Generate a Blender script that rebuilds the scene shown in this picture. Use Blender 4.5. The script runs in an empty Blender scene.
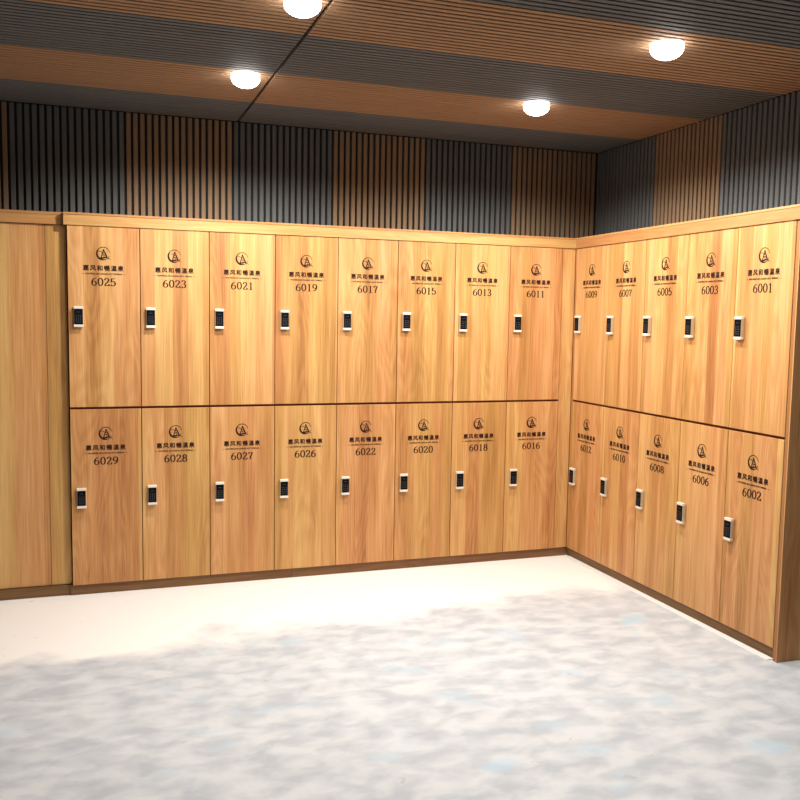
import bpy, bmesh, math, random
from mathutils import Vector, Matrix
R = random.Random(7)
scene = bpy.context.scene
COL = scene.collection

# ------------------------------------------------------------------ materials
def new_mat(name):
    m = bpy.data.materials.new(name); m.use_nodes = True
    nt = m.node_tree
    return m, nt, nt.nodes['Principled BSDF']

def plain(name, col, rough=.5, metal=0, emit=None, strength=0, spec=.5):
    m, nt, b = new_mat(name)
    b.inputs['Base Color'].default_value = (*col, 1)
    b.inputs['Roughness'].default_value = rough
    b.inputs['Metallic'].default_value = metal
    b.inputs['Specular IOR Level'].default_value = spec
    if emit:
        b.inputs['Emission Color'].default_value = (*emit, 1)
        b.inputs['Emission Strength'].default_value = strength
    return m

def nd(nt, t, **kw):
    n = nt.nodes.new(t)
    for k, v in kw.items(): setattr(n, k, v)
    return n

def math_n(nt, op, a, b=None, c=None):
    n = nd(nt, 'ShaderNodeMath', operation=op)
    for i, v in enumerate((a, b, c)):
        if v is None: continue
        if isinstance(v, (int, float)): n.inputs[i].default_value = v
        else: nt.links.new(v, n.inputs[i])
    return n.outputs[0]

def mix_c(nt, fac, a, b, blend='MIX'):
    n = nd(nt, 'ShaderNodeMix', data_type='RGBA', blend_type=blend)
    for i, v in ((0, fac), (6, a), (7, b)):
        if isinstance(v, (int, float)): n.inputs[i].default_value = v
        elif isinstance(v, tuple): n.inputs[i].default_value = (*v, 1)
        else: nt.links.new(v, n.inputs[i])
    return n.outputs[2]

def wood(name, light, mid, dark, across='X', along='Z', strip=13, rough=.42, contrast=1.0):
    """laminated oak: strips of differing tone running along one axis, with fine pores"""
    m, nt, b = new_mat(name)
    tc = nd(nt, 'ShaderNodeTexCoord'); oi = nd(nt, 'ShaderNodeObjectInfo')
    sp = nd(nt, 'ShaderNodeSeparateXYZ'); nt.links.new(tc.outputs['Object'], sp.inputs[0])
    third = [a for a in 'XYZ' if a not in (across, along)][0]
    A = math_n(nt, 'ADD', sp.outputs[across], sp.outputs[third]); L = sp.outputs[along]
    rnd = math_n(nt, 'MULTIPLY', oi.outputs['Random'], 37.0)
    def coords(ka, kl, off=0):
        c = nd(nt, 'ShaderNodeCombineXYZ')
        nt.links.new(math_n(nt, 'MULTIPLY', A, ka), c.inputs[0])
        nt.links.new(math_n(nt, 'MULTIPLY', L, kl), c.inputs[1])
        nt.links.new(math_n(nt, 'ADD', rnd, off), c.inputs[2])
        return c.outputs[0]
    # strips
    v = nd(nt, 'ShaderNodeTexVoronoi', voronoi_dimensions='1D', feature='F1')
    v.inputs['Randomness'].default_value = .75; v.inputs['Scale'].default_value = 1
    w = math_n(nt, 'MULTIPLY_ADD', A, strip, math_n(nt, 'MULTIPLY', rnd, 11.3)); nt.links.new(w, v.inputs['W'])
    sv = nd(nt, 'ShaderNodeSeparateColor'); nt.links.new(v.outputs['Color'], sv.inputs[0])
    # slow streaks, fine grain
    n1 = nd(nt, 'ShaderNodeTexNoise'); n1.inputs['Scale'].default_value = 1; n1.inputs['Detail'].default_value = 3
    nt.links.new(coords(22, 1.1), n1.inputs['Vector'])
    n2 = nd(nt, 'ShaderNodeTexNoise'); n2.inputs['Scale'].default_value = 1; n2.inputs['Detail'].default_value = 4
    nt.links.new(coords(160, 4.0, 5), n2.inputs['Vector'])
    # cathedral figure
    n3 = nd(nt, 'ShaderNodeTexNoise'); n3.inputs['Scale'].default_value = 1; n3.inputs['Detail'].default_value = 1.5
    nt.links.new(coords(7, 1.0, 9), n3.inputs['Vector'])
    ring = math_n(nt, 'SINE', math_n(nt, 'MULTIPLY', n3.outputs[0], 95.0))
    ring = math_n(nt, 'MULTIPLY', ring, math_n(nt, 'GREATER_THAN', sv.outputs[1], .55))
    f = math_n(nt, 'MULTIPLY', sv.outputs[0], .42 * contrast)
    f = math_n(nt, 'MULTIPLY_ADD', math_n(nt, 'SUBTRACT', n1.outputs[0], .5), 1.1 * contrast, f)
    f = math_n(nt, 'MULTIPLY_ADD', math_n(nt, 'SUBTRACT', n2.outputs[0], .5), .8 * contrast, f)
    f = math_n(nt, 'MULTIPLY_ADD', ring, .07 * contrast, f)
    f = math_n(nt, 'ADD', f, .28)
    cr = nd(nt, 'ShaderNodeValToRGB')
    e = cr.color_ramp.elements
    e[0].position = 0.05; e[0].color = (*light, 1); e[1].position = .95; e[1].color = (*dark, 1)
    k = cr.color_ramp.elements.new(.5); k.color = (*mid, 1)
    nt.links.new(f, cr.inputs[0])
    # slight reddish or yellowish drift from strip to strip
    hs = nd(nt, 'ShaderNodeHueSaturation')
    nt.links.new(math_n(nt, 'MULTIPLY_ADD', sv.outputs[2], .017, .4865), hs.inputs['Hue'])
    nt.links.new(cr.outputs[0], hs.inputs['Color'])
    nt.links.new(hs.outputs[0], b.inputs['Base Color'])
    b.inputs['Roughness'].default_value = rough
    b.inputs['Specular IOR Level'].default_value = .35
    bp = nd(nt, 'ShaderNodeBump'); bp.inputs['Strength'].default_value = .08; bp.inputs['Distance'].default_value = .001
    nt.links.new(n2.outputs[0], bp.inputs['Height']); nt.links.new(bp.outputs[0], b.inputs['Normal'])
    return m

OL, OM, OD = (.70, .425, .165), (.54, .282, .090), (.345, .152, .043)
oak_v = wood('oak_vertical', OL, OM, OD)
oak_panel = wood('oak_panel', OL, OM, OD, strip=10)
oak_h = wood('oak_horizontal', (.60, .35, .135), (.48, .245, .08), (.36, .155, .05), across='Z', along='X', strip=9, contrast=.8)
plinth_m = wood('plinth_oak', (.26, .14, .055), (.18, .092, .034), (.11, .052, .02), across='Z', along='X', strip=12, rough=.5)
edge_m = plain('edge_banding', (.24, .07, .03), .6)
band_m = plain('orange_brown_edge', (.36, .155, .05), .5)
ink_m = plain('burnt_lettering', (.030, .009, .006), .7, spec=.2)
champ_m = plain('champagne_metal', (.62, .52, .36), .35, .5)
cap_m = plain('pale_lock_cap', (.86, .83, .74), .3, .2)
glass_m = plain('black_keypad_glass', (.003, .003, .004), .5, spec=.08)
mark_m = plain('keypad_marks', (.10, .10, .12), .6, spec=.1)
shade_backing_m = plain('shade_dark_backing', (.012, .011, .011), .9)  # near-black colour stands in for the shade in the slat gaps
trim_white = plain('downlight_trim_paint', (.85, .85, .83), .4)
lens_m = plain('downlight_lens', (1, 1, 1), .4, 0, (1, .97, .93), 14)
seal_m = plain('sealant', (.86, .85, .81), .5)
plaster_m = plain('plaster', (.16, .13, .10), .8)

def slat_mat(name, a, c, along):
    m, nt, b = new_mat(name)
    tc = nd(nt, 'ShaderNodeTexCoord')
    mp = nd(nt, 'ShaderNodeMapping'); nt.links.new(tc.outputs['Object'], mp.inputs[0])
    mp.inputs['Scale'].default_value = {'X': (2, 40, 40), 'Y': (40, 2, 40), 'Z': (40, 40, 2)}[along]
    n = nd(nt, 'ShaderNodeTexNoise'); n.inputs['Scale'].default_value = 1.2; n.inputs['Detail'].default_value = 3
    nt.links.new(mp.outputs[0], n.inputs['Vector'])
    nt.links.new(mix_c(nt, n.outputs[0], a, c), b.inputs['Base Color'])
    b.inputs['Roughness'].default_value = .7; b.inputs['Specular IOR Level'].default_value = .2
    return m
G1, G2 = (.080, .086, .088), (.140, .148, .150)
W1, W2 = (.185, .120, .070), (.29, .198, .122)
grey_v = slat_mat('grey_slat_upright', G1, G2, 'Z'); wood_v = slat_mat('brown_slat_upright', W1, W2, 'Z')
grey_c = slat_mat('grey_slat_ceiling', (.095, .10, .105), (.17, .175, .18), 'X'); wood_c = slat_mat('brown_slat_ceiling', (.28, .165, .092), (.44, .27, .16), 'X')

def floor_mat():
    m, nt, b = new_mat('pale_floor_coating')
    tc = nd(nt, 'ShaderNodeTexCoord')
    def noise(scale, detail, dist=0, loc=(0, 0, 0), sc=(1, 1, 1)):
        mp = nd(nt, 'ShaderNodeMapping'); nt.links.new(tc.outputs['Object'], mp.inputs[0])
        mp.inputs['Location'].default_value = loc; mp.inputs['Scale'].default_value = sc
        n = nd(nt, 'ShaderNodeTexNoise'); n.inputs['Scale'].default_value = scale
        n.inputs['Detail'].default_value = detail; n.inputs['Distortion'].default_value = dist
        nt.links.new(mp.outputs[0], n.inputs['Vector']); return n.outputs[0]
    def ramp(v, lo, hi):
        r = nd(nt, 'ShaderNodeMapRange'); r.inputs[1].default_value = lo; r.inputs[2].default_value = hi
        nt.links.new(v, r.inputs[0]); return r.outputs[0]
    # worn grey area of the coating away from the back lockers, with a ragged border
    sp = nd(nt, 'ShaderNodeSeparateXYZ'); nt.links.new(tc.outputs['Object'], sp.inputs[0])
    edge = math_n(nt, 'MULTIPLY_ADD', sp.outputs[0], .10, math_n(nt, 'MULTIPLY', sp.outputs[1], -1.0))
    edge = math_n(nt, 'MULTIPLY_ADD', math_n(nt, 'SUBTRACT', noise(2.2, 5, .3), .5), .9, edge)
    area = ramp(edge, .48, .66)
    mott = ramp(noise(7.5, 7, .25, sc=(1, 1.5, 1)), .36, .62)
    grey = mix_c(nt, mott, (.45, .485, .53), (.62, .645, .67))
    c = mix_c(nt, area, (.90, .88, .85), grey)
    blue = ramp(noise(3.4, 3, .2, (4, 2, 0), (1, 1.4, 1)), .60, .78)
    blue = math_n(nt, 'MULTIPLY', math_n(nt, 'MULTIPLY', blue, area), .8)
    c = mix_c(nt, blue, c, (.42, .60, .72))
    spots = ramp(noise(17, 3, .5, (1, 7, 0)), .69, .76)
    c = mix_c(nt, math_n(nt, 'MULTIPLY', spots, .45), c, (.42, .38, .35))
    nt.links.new(c, b.inputs['Base Color'])
    b.inputs['Roughness'].default_value = .55
    b.inputs['Specular IOR Level'].default_value = .3
    return m
floor_m = floor_mat()

# ------------------------------------------------------------------ mesh helpers
def box(bm, x0, x1, y0, y1, z0, z1, bev=0):
    vs = [bm.verts.new((x, y, z)) for x in (x0, x1) for y in (y0, y1) for z in (z0, z1)]
    fs = [(0, 1, 3, 2), (4, 6, 7, 5), (0, 4, 5, 1), (2, 3, 7, 6), (0, 2, 6, 4), (1, 5, 7, 3)]
    faces = [bm.faces.new([vs[i] for i in f]) for f in fs]
    if bev:
        es = list({e for f in faces for e in f.edges})
        bmesh.ops.bevel(bm, geom=es, offset=bev, segments=2, profile=.5, affect='EDGES')

def obj(name, bm, mat, parent=None, loc=None, smooth=False):
    bmesh.ops.recalc_face_normals(bm, faces=bm.faces)
    me = bpy.data.meshes.new(name); bm.to_mesh(me); bm.free()
    me.materials.append(mat)
    if smooth:
        for p in me.polygons: p.use_smooth = True
    return link(name, me, parent, loc)

def link(name, me, parent=None, loc=None):
    o = bpy.data.objects.new(name, me); COL.objects.link(o)
    if parent: o.parent = parent
    if loc: o.location = loc
    return o

def empty(name, loc=(0, 0, 0), rz=0):
    o = bpy.data.objects.new(name, None); COL.objects.link(o)
    o.location = loc; o.rotation_euler = (0, 0, rz); o.empty_display_size = .1
    return o

def tag(o, label=None, cat=None, group=None, kind=None):
    for k, v in (('label', label), ('category', cat), ('group', group), ('kind', kind)):
        if v: o[k] = v
    return o

# ------------------------------------------------------------------ geometry constants (metres)
W = .343            # locker column width
FB, FR = .0855, .017 # corner fillers
WR = .3456         # locker column width on the right wall
ZB, ZM, ZT, ZC = .055, .9545, 1.857, 1.918
DEP = .282          # locker depth
WALL = .30
CEIL = 2.482
X0 = -FB - 8 * W    # left edge of back run
YE = -FR - 5 * WR    # near end of right run

# ------------------------------------------------------------------ the setting
XL, YF = -5.2, -6.4
bm = bmesh.new(); box(bm, XL - .1, WALL + .1, YF - .1, WALL + .1, -.1, 0)
tag(obj('floor', bm, floor_m), kind='structure')
bm = bmesh.new(); box(bm, XL - .1, WALL + .1, WALL + .012, WALL + .12, 0, CEIL + .012)
wall_back = tag(obj('wall_back', bm, shade_backing_m), kind='structure')
bm = bmesh.new(); box(bm, WALL + .012, WALL + .12, YF - .1, WALL + .012, 0, CEIL + .012)
wall_right = tag(obj('wall_right', bm, shade_backing_m), kind='structure')
bm = bmesh.new(); box(bm, XL - .1, XL, YF - .1, WALL + .012, 0, CEIL + .012)
tag(obj('wall_left', bm, plaster_m), kind='structure')
bm = bmesh.new(); box(bm, XL, WALL + .012, YF - .1, YF, 0, CEIL + .012)
tag(obj('wall_front', bm, plaster_m), kind='structure')
bm = bmesh.new(); box(bm, XL - .1, WALL + .12, YF - .1, WALL + .12, CEIL + .012, CEIL + .1)
ceiling = tag(obj('ceiling', bm, shade_backing_m), kind='structure')

PANEL, N = .563, 16
PITCH = PANEL / N
def wall_slats(par, boundaries, first_grey, place, z0):
    g = first_grey
    for a, b in zip(boundaries, boundaries[1:]):
        n = max(1, round(abs(b - a) / PITCH)); p = (b - a) / n
        bm = bmesh.new()
        for i in range(n):
            u0 = a + p * i + p * .18; u1 = a + p * (i + 1) - p * .18
            place(bm, min(u0, u1), max(u0, u1), z0(a))
        obj('slat_panel', bm, grey_v if g else wood_v, par)
        g = not g
def back_place(bm, u0, u1, z0): box(bm, u0, u1, WALL - .001, WALL + .0125, z0, CEIL - .002, .002)
def right_place(bm, u0, u1, z0): box(bm, WALL - .001, WALL + .0125, u0, u1, z0, CEIL - .002, .002)
bb = [.298] + [-.288 - PANEL * k for k in range(0, 9)]
wall_slats(wall_back, bb, False, back_place, lambda a: ZC + .004)
rb = [.296] + [-.318 - PANEL * k for k in range(0, 11)]
wall_slats(wall_right, rb, True, right_place, lambda a: ZC + .004 if a > -1.5 else (ZC + .004 if a > -1.9 else .01))

# ceiling: bands of slats running left to right, with a dark joint running front to back
cb = [WALL - .004, -.165] + [-.165 - .568 * k for k in range(1, 11)]
seams = [(-4.85, -1.957), (-1.943, WALL)]
g = True
for a, b in zip(cb, cb[1:]):
    n = round(abs(b - a) / PITCH); p = (b - a) / n
    for xa, xb in seams:
        bm = bmesh.new()
        for i in range(n):
            y1 = a + p * i + p * .17; y0 = a + p * (i + 1) - p * .17
            box(bm, xa, xb, y0, y1, CEIL, CEIL + .0125, .0015)
        obj('slat_band', bm, grey_c if g else wood_c, ceiling)
    g = not g

# white bead of sealant at the foot of the right-hand plinth
bm = bmesh.new(); box(bm, -.022, .018, YE + .01, -.02, 0, .004, .001)
tag(obj('trim_1', bm, seal_m), kind='structure')

# ------------------------------------------------------------------ lettering
def stroke(bm, pts, wf, y=0.0, th=.0006, closed=False):
    """flat ribbon along pts (x,z); width depends on direction"""
    n = len(pts); Ls, Rs = [], []
    y -= len(bm.verts) * .0000012
    for i, (x, z) in enumerate(pts):
        if closed: a, b = pts[i - 1], pts[(i + 1) % n]
        else: a, b = pts[max(0, i - 1)], pts[min(n - 1, i + 1)]
        d = Vector((b[0] - a[0], b[1] - a[1]))
        if d.length == 0: d = Vector((1, 0))
        d.normalize(); w = wf(i / (n - 1), d) / 2; nx, nz = -d.y * w, d.x * w
        Ls.append((x + nx, z + nz)); Rs.append((x - nx, z - nz))
    f = [[bm.verts.new((p[0], yy, p[1])) for p in s] for s in (Ls, Rs) for yy in (y - th, y)]
    rng = range(n if closed else n - 1)
    for i in rng:
        j = (i + 1) % n
        bm.faces.new((f[0][i], f[0][j], f[2][j], f[2][i]))
        bm.faces.new((f[1][i], f[3][i], f[3][j], f[1][j]))
        bm.faces.new((f[0][i], f[1][i], f[1][j], f[0][j]))
        bm.faces.new((f[2][i], f[2][j], f[3][j], f[3][i]))
    if not closed:
        for i in (0, n - 1): bm.faces.new((f[0][i], f[2][i], f[3][i], f[1][i]))

def crom(P, k=6):
    out = []
    Q = [P[0]] + list(P) + [P[-1]]
    for i in range(1, len(Q) - 2):
        p0, p1, p2, p3 = (Vector(q) for q in Q[i - 1:i + 3])
        for s in range(k):
            t = s / k
            v = .5 * ((2 * p1) + (-p0 + p2) * t + (2 * p0 - 5 * p1 + 4 * p2 - p3) * t * t + (-p0 + 3 * p1 - 3 * p2 + p3) * t ** 3)
            out.append((v.x, v.y))
    out.append(tuple(P[-1])); return out
def ell(cx, cz, rx, rz, a0=0, a1=360, n=28):
    return [(cx + rx * math.cos(math.radians(a0 + (a1 - a0) * i / n)), cz + rz * math.sin(math.radians(a0 + (a1 - a0) * i / n))) for i in range(n + 1)]
def dig(ch):
    S = []   # (points, closed, width scale or None)
    if ch == '0': S = [(ell(.3, .5, .235, .47)[:-1], True)]
    elif ch in '69':
        bowl = ell(.3, .3, .225, .275)[:-1]
        tail = crom([(.50, .93), (.33, .90), (.16, .74), (.08, .50), (.085, .27)])
        S = [(bowl, True), (tail, False)]
        if ch == '9': S = [([(.6 - x, 1 - z) for x, z in p], c) for p, c in S]
    elif ch == '1': S = [([(.31, .02), (.31, .5), (.31, .98)], False), ([(.31, .95), (.22, .88), (.14, .86)], False), ([(.14, .02), (.48, .02)], False)]
    elif ch == '2':
        S = [(crom([(.09, .72), (.12, .88), (.28, .97), (.46, .86), (.47, .68), (.36, .48), (.2, .28), (.07, .08)]), False),
             ([(.06, .05), (.3, .05), (.52, .05)], False), ([(.52, .02), (.54, .22)], False)]
    elif ch == '3':
        S = [(crom([(.1, .80), (.17, .93), (.3, .97), (.45, .88), (.45, .66), (.3, .53), (.2, .52)]), False),
             (crom([(.2, .52), (.36, .50), (.50, .36), (.48, .14), (.3, .03), (.14, .07), (.08, .2)]), False)]
    elif ch == '5':
        S = [([(.14, .94), (.3, .94), (.5, .94)], False), ([(.14, .96), (.11, .5)], False),
             (crom([(.11, .5), (.22, .6), (.38, .58), (.50, .42), (.49, .18), (.32, .03), (.14, .07), (.08, .2)]), False)]
    elif ch == '7': S = [([(.08, .93), (.3, .93), (.54, .93)], False), ([(.09, .95), (.07, .76)], False), (crom([(.53, .92), (.38, .62), (.28, .3), (.26, .03)]), False)]
    elif ch == '8': S = [(ell(.3, .27, .225, .25)[:-1], True), (ell(.3, .74, .185, .22)[:-1], True)]
    return S
def number_mesh(txt):
    bm = bmesh.new(); H, ADV, SX = .039, .0300, .044
    x = -ADV * len(txt) / 2 + ADV * .5 - .3 * SX
    for ch in txt:
        for pts, cl in dig(ch):
            P = [(x + px * SX, -H / 2 + pz * H) for px, pz in pts]
            stroke(bm, P, lambda t, d: .0028 + .0042 * abs(d.y) ** 1.5, closed=cl)
        x += ADV
    bmesh.ops.recalc_face_normals(bm, faces=bm.faces)
    me = bpy.data.meshes.new('locker_number'); bm.to_mesh(me); bm.free(); me.materials.append(ink_m)
    return me

def text_mesh(name, body, size, width, bold, mat, sx=1.0, spacing=1.0, dup=0):
    cu = bpy.data.curves.new(name, 'FONT'); cu.body = body; cu.size = size
    cu.align_x = 'CENTER'; cu.align_y = 'CENTER'; cu.extrude = .0003; cu.offset = bold; cu.space_character = spacing
    cu.resolution_u = 2
    t = bpy.data.objects.new(name, cu); COL.objects.link(t)
    dg = bpy.context.evaluated_depsgraph_get(); dg.update()
    me = bpy.data.meshes.new_from_object(t.evaluated_get(dg))
    bpy.data.objects.remove(t); bpy.data.curves.remove(cu)
    xs = [v.co.x for v in me.vertices]; ys = [v.co.y for v in me.vertices]
    k = width / (max(xs) - min(xs)); cx = (max(xs) + min(xs)) / 2; cy = (max(ys) + min(ys)) / 2
    for v in me.vertices:
        x, y, z = v.co
        v.co = ((x - cx) * k, -z - .0003, (y - cy) * k * sx)
    b = bmesh.new()
    for i, (ox, oz) in enumerate(((0, 0), (1, 0), (-1, 0), (0, 1), (0, -1))):   # heavier letter weight
        n0 = len(b.verts); b.from_mesh(me); b.verts.ensure_lookup_table()
        for v in b.verts[n0:]: v.co += Vector((ox * dup, -.00006 * i, oz * dup))
    b.to_mesh(me); b.free()
    me.name = name; me.materials.clear(); me.materials.append(mat)
    return me

name_me = text_mesh('company_name', '惠风和暢温泉', .03, .190, .0002, dup=.00075, mat=ink_m, sx=1.0, spacing=1.28)
sub_me = text_mesh('small_caption', '—  HUI FENG HE CHANG HOT SPRING  —', .01, .208, .0001, ink_m, dup=.0002)

def emblem_mesh():
    bm = bmesh.new(); r = .031
    # ring: heavy at lower left, thin at upper right, open at lower right
    ring = [(r * math.cos(a) * .98, r * math.sin(a)) for a in [math.radians(10 + 330 * i / 44 - 0) for i in range(45)]]
    def wr(t, d):
        ang = 10 + 330 * t
        return .0024 + .0070 * max(0, math.cos(math.radians(ang - 215))) ** 1.3 + .0012 * max(0, math.cos(math.radians(ang - 110)))
    stroke(bm, ring, wr)
    # pavilion-like peak with two legs
    stroke(bm, [(.002, .018), (.006, .009), (.012, -.006), (.017, -.018)], lambda t, d: .0035 + .004 * t)
    stroke(bm, [(.002, .018), (-.001, .008), (-.006, -.006), (-.010, -.020)], lambda t, d: .004 + .0012 * t)
    stroke(bm, [(.0045, .019), (.0005, .019), (-.001, .013)], lambda t, d: .0055)
    stroke(bm, [(-.004, .001), (.004, .003), (.009, 0)], lambda t, d: .0026)
    stroke(bm, [(-.006, -.008), (.003, -.006), (.012, -.009)], lambda t, d: .0030)
    stroke(bm, [(.003, -.006), (.003, -.020)], lambda t, d: .0028)
    # swallow-like wing to the left
    stroke(bm, crom([(-.026, .008), (-.017, .011), (-.008, .008), (-.002, .002)], 4), lambda t, d: .0018 + .002 * t)
    # bottom stroke running out into a tail at the right
    stroke(bm, crom([(-.014, -.023), (.0, -.022), (.012, -.019), (.022, -.022), (.034, -.029)], 4), lambda t, d: .007 - .0055 * max(0, t - .35) / .65)
    bmesh.ops.recalc_face_normals(bm, faces=bm.faces)
    me = bpy.data.meshes.new('emblem'); bm.to_mesh(me); bm.free(); me.materials.append(ink_m)
    return me
emblem_me = emblem_mesh()

# ------------------------------------------------------------------ one locker column
def mesh_of(name, bm, mat):
    bmesh.ops.recalc_face_normals(bm, faces=bm.faces)
    me = bpy.data.meshes.new(name); bm.to_mesh(me); bm.free(); me.materials.append(mat); return me

bm = bmesh.new()   # carcass of boards, door leaves sit in front of it
y0, y1 = .019, DEP
box(bm, .0005, .018, y0, y1, ZB - .002, ZT)
box(bm, W - .018, W - .0005, y0, y1, ZB - .002, ZT)
for za, zb_ in ((ZB - .002, ZB + .016), (ZM - .010, ZM + .010), (ZT - .016, ZT)):
    box(bm, .018, W - .018, y0, y1, za, zb_)
box(bm, .018, W - .018, y1 - .008, y1, ZB + .016, ZT - .016)
body_me = mesh_of('carcass', bm, edge_m)
DH = (ZM - .0045) - ZB
bm = bmesh.new(); box(bm, .0019, W - .0019, 0, .0175, 0, DH, .0012)
door_me = mesh_of('door', bm, oak_v)
# keypad lock
bm = bmesh.new()
box(bm, -.0225, .0225, -.020, 0, -.050, .050, .003)

lock_me = mesh_of('keypad_lock', bm, champ_m)
bm = bmesh.new(); box(bm, -.0228, .0228, -.0225, -.006, -.0062, .0062, .0015)
cap_me = mesh_of('lock_cap', bm, cap_m)
bm = bmesh.new(); box(bm, -.0200, .0200, -.0222, -.019, -.038, .038, .001)
key_me = mesh_of('keypad', bm, glass_m)
bm = bmesh.new()
for r_ in range(4):
    for c_ in range(3):
        cx, cz = (c_ - 1) * .010, -.026 + r_ * .0105
        box(bm, cx - .0017, cx + .0017, -.0226, -.0222, cz - .0022, cz + .0022)
box(bm, -.008, .008, -.0226, -.0222, .022, .0235)
mark_me = mesh_of('keypad_marks', bm, mark_m)

def make_door(root, num, z):
    d = link('door', door_me, root, (0, 0, z))
    cx = W * .492; upper = z > .5
    dz = .010 if not upper else 0
    link('emblem', emblem_me, d, (cx, 0, DH - .132 + dz))
    link('company_name', name_me, d, (cx, 0, DH - .204 + dz))
    link('small_caption', sub_me, d, (cx, 0, DH - .2325 + dz))
    link('locker_number', number_mesh(num), d, (cx, 0, DH - .272 + dz))
    zl = .4495
    link('keypad_lock', lock_me, d, (.049, 0, zl))
    for zz in (.0448, -.0448): link('lock_cap', cap_me, d, (.049, 0, zl + zz))
    link('keypad', key_me, d, (.049, 0, zl))
    link('keypad_marks', mark_me, d, (.049, 0, zl))

def make_locker(loc, rz, up, lo, label, group, sx=1):
    t = empty('locker_cabinet', loc, rz); t.scale.x = sx
    tag(t, label, 'locker', group)
    link('carcass', body_me, t)
    make_door(t, up, ZT - DH)
    make_door(t, lo, ZB)

UP = ['6025', '6023', '6021', '6019', '6017', '6015', '6013', '6011']
LO = ['6029', '6028', '6027', '6026', '6022', '6020', '6018', '6016']
for i, (u, l) in enumerate(zip(UP, LO)):
    where = 'beside the tall plain cabinet' if i == 0 else ('nearest the corner on the back wall' if i == 7 else 'in the back wall row')
    make_locker((X0 + i * W, 0, 0), 0, u, l, 'oak locker column with door %s above %s, %s' % (u, l, where), 'lockers along the back wall')
UP = ['6009', '6007', '6005', '6003', '6001']; LO = ['6012', '6010', '6008', '6006', '6002']
for i, (u, l) in enumerate(zip(UP, LO)):
    where = 'beside the corner on the right' if i == 0 else ('at the open end of the right row' if i == 4 else 'in the right wall row')
    make_locker((0, -FR - i * WR, 0), -math.pi / 2, u, l, 'oak locker column with door %s above %s, %s' % (u, l, where), 'lockers along the right wall', WR / W)

# ------------------------------------------------------------------ fillers, end panel, cornices, plinths
bm = bmesh.new(); box(bm, -FB + .002, -.0005, .003, .0185, ZB, ZT - .001, .0008)
tag(obj('filler_panel', bm, oak_v), 'narrow oak filler strip between door 6011 and the corner', 'filler panel')
bm = bmesh.new(); box(bm, 0, .0175, -FR + .001, -.0005, ZB, ZT - .001, .0008)
tag(obj('filler_panel', bm, oak_v), 'very narrow oak filler strip between the corner and door 6009', 'filler panel')
e = empty('end_panel', (0, YE, 0))
tag(e, 'upright oak end panel closing the near end of the right locker row', 'panel')
bm = bmesh.new(); box(bm, -.001, DEP, -.026, -.0205, 0, ZT, .001); obj('panel', bm, oak_panel, e)
bm = bmesh.new(); box(bm, .0015, DEP, -.020, -.0015, 0, ZT); obj('edge_strip', bm, band_m, e)['label'] = 'darker orange-brown edge strip'

def cornice(name, L, loc, rz, label, miter_left=False, miter_right=False):
    """board with a small top lip; local +x along the run, front at -y; ends cut at 45 degrees in the corner"""
    t = empty(name, loc, rz); tag(t, label, 'cornice')
    bm = bmesh.new()
    def prism(yf, yb, z0, z1):
        xl = lambda y: (-y if miter_left else 0); xr = lambda y: (L + y if miter_right else L)
        P = [(xl(yf), yf), (xr(yf), yf), (xr(yb), yb), (xl(yb), yb)]
        a = [bm.verts.new((x, y, z0)) for x, y in P]; b = [bm.verts.new((x, y, z1)) for x, y in P]
        bm.faces.new(a[::-1]); bm.faces.new(b)
        for i in range(4): bm.faces.new((a[i], a[(i + 1) % 4], b[(i + 1) % 4], b[i]))
    prism(-.006, .019, ZT + .0008, ZC - .010)
    f = obj('fascia', bm, oak_h, t)
    bm = bmesh.new()
    def prism2(yf, yb, z0, z1):
        xl = (lambda y: -y) if miter_left else (lambda y: 0); xr = (lambda y: L + y) if miter_right else (lambda y: L)
        P = [(xl(yf), yf), (xr(yf), yf), (xr(yb), yb), (xl(yb), yb)]
        if not miter_left: P[3:] = [(OV, yb), (OV, .019), (0, .019)]
        a = [bm.verts.new((x, y, z0)) for x, y in P]; b = [bm.verts.new((x, y, z1)) for x, y in P]; q = len(P)
        bm.faces.new(a[::-1]); bm.faces.new(b)
        for i in range(q): bm.faces.new((a[i], a[(i + 1) % q], b[(i + 1) % q], b[i]))
    prism2(-.009, WALL - .003, ZC - .010, ZC)
    obj('top_board', bm, oak_h, t)
    return t
OV = .014
cornice('cornice_board', -(X0 - OV), (X0 - OV, 0, 0), 0, 'oak cornice board above the back wall locker row', miter_right=True)
cornice('cornice_board', -YE + .028, (0, 0, 0), -math.pi / 2, 'oak cornice board above the right wall locker row', miter_left=True)

def plinth(name, xa, xb, ya, yb, label, rz=0, loc=(0, 0, 0)):
    bm = bmesh.new(); box(bm, xa, xb, ya, yb, 0, ZB - .0025, .001)
    o = obj(name, bm, plinth_m, None, loc); o.rotation_euler = (0, 0, rz)
    tag(o, label, 'plinth')
PJ = -1.70
plinth('plinth_board', X0 - .01, PJ - .0006, .016, .034, 'dark brown plinth board under doors 6029, 6028 and 6027')
plinth('plinth_board', PJ + .0006, .0155, .016, .034, 'dark brown plinth board under doors 6026 to 6016, up to the corner')
plinth('plinth_board', -.0155 + .0005, -YE + .004, .016, .034, 'dark brown plinth board under the right wall locker row', -math.pi / 2)

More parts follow.
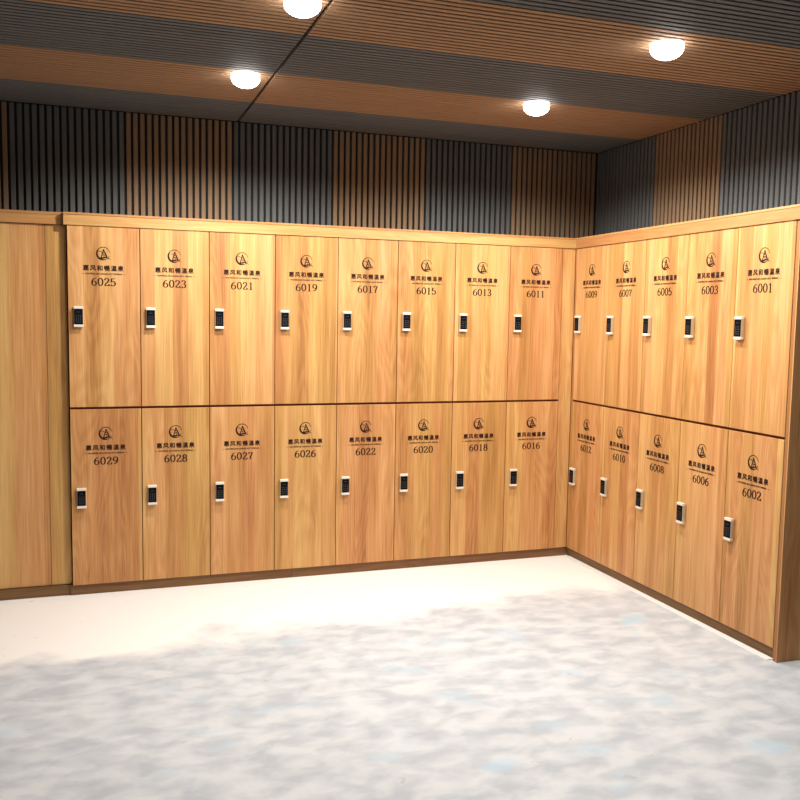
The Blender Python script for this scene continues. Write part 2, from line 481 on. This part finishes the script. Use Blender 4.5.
# ------------------------------------------------------------------ tall plain cabinet at the left
RC = .036
TX1 = X0 - .004; TX0 = TX1 - .95
t = empty('tall_cabinet', (TX1, RC, 0))
tag(t, 'tall plain oak cabinet without locks at the left of the lockers', 'cabinet')
TW = TX1 - TX0; SW = .097
bm = bmesh.new(); box(bm, -TW, 0, .019, .262, .055, ZC - .012); obj('carcass', bm, edge_m, t)
bm = bmesh.new(); box(bm, -SW + .001, 0, 0, .0185, .056, ZT, .001); obj('stile', bm, oak_v, t)
dw = (TW - SW) / 2
for k in range(2):
    bm = bmesh.new(); box(bm, 0, dw - .0018, 0, .0185, 0, ZT - .056, .001)
    obj('door', bm, oak_panel, t, (-SW - (k + 1) * dw + .001, 0, .056))
bm = bmesh.new(); box(bm, -TW, -.006, -.012, .0185, ZT + .002, ZC - .012); box(bm, -TW, -.002, -.015, .262, ZC - .012, ZC)
obj('cornice', bm, oak_h, t)
bm = bmesh.new(); box(bm, -TW, -.001, -.012, .010, 0, .053, .001); obj('plinth', bm, plinth_m, t)

# ------------------------------------------------------------------ downlights
def lathe(prof, n=40):
    bm = bmesh.new(); rings = []
    for r, z in prof:
        rings.append([bm.verts.new((r * math.cos(2 * math.pi * i / n), r * math.sin(2 * math.pi * i / n), z)) for i in range(n)])
    for a, b in zip(rings, rings[1:]):
        for i in range(n): bm.faces.new((a[i], a[(i + 1) % n], b[(i + 1) % n], b[i]))
    return bm
ring_me = mesh_of('trim_ring', lathe([(.052, -.002), (.054, -.004), (.064, -.003), (.066, 0), (.052, 0), (.052, -.002)]), trim_white)
lbm = lathe([(.062 * math.cos(a), -.020 - .038 * math.sin(a)) for a in [math.radians(-30 + 119 * i / 12) for i in range(13)]]); lens_me = mesh_of('lens', lbm, lens_m)  # lens bulges into a dome to imitate the glare around the lamp
LIGHTS = [(-2.052, -.655, 'glowing round ceiling downlight nearest the back wall, left of the ceiling joint'),
          (-2.030, -1.66, 'glowing round ceiling downlight at the top edge, beside the dark ceiling joint'),
          (-.644, -.690, 'smaller glowing round ceiling downlight above doors 6011 and 6009'),
          (-.632, -1.71, 'glowing round ceiling downlight above the right wall locker row'),
          (-2.03, -2.70, 'added unseen fill downlight behind the left visible pair'),
          (-.63, -2.72, 'added unseen fill downlight behind the right visible pair'),
          (-2.03, -3.74, 'added unseen fill downlight nearer the viewer, left'),
          (-.63, -3.76, 'added unseen fill downlight nearer the viewer, right')]
POW = [112, 76, 92, 106, 18, 16, 8, 8]  # last four lamps are unseen, added only to light the room
for (x, y, lab), pw in zip(LIGHTS, POW):
    t = empty('ceiling_downlight', (x - .018, y - .02, CEIL)); tag(t, lab, 'ceiling light', 'ceiling downlights')
    link('trim_ring', ring_me, t); link('lens', lens_me, t)
    ld = bpy.data.lights.new('downlight_beam', 'SPOT'); ld.energy = pw; ld.spot_size = math.radians(164); ld.spot_blend = .38
    ld.shadow_soft_size = .06; ld.color = (1, .965, .905)
    lo = bpy.data.objects.new('downlight_beam', ld); COL.objects.link(lo); lo.parent = t; lo.location = (0, 0, -.068)

w = bpy.data.worlds.new('world'); scene.world = w; w.use_nodes = True
w.node_tree.nodes['Background'].inputs[0].default_value = (.5, .5, .52, 1)
w.node_tree.nodes['Background'].inputs[1].default_value = .2

# ------------------------------------------------------------------ camera
F, YAW, PIT, ROL = 887.92, .3376, -.0918, .0167
cd = bpy.data.cameras.new('camera'); cam = bpy.data.objects.new('camera', cd); COL.objects.link(cam)
fw = Vector((math.sin(YAW) * math.cos(PIT), math.cos(YAW) * math.cos(PIT), math.sin(PIT)))
r = Vector((math.cos(YAW), -math.sin(YAW), 0)); u = r.cross(fw)
r2 = r * math.cos(ROL) + u * math.sin(ROL); u2 = -r * math.sin(ROL) + u * math.cos(ROL)
M = Matrix((r2, u2, -fw)).transposed().to_4x4(); M.translation = Vector((-2.7347, -4.6817, 1.43))
cam.matrix_world = M
cd.sensor_width = 36; cd.sensor_fit = 'HORIZONTAL'; cd.lens = F / 800 * 36; cd.clip_start = .05
scene.camera = cam
vs = scene.view_settings
vs.view_transform = 'Standard'; vs.look = 'None'; vs.gamma = 1; vs.exposure = 0.0; vs.use_curve_mapping = False
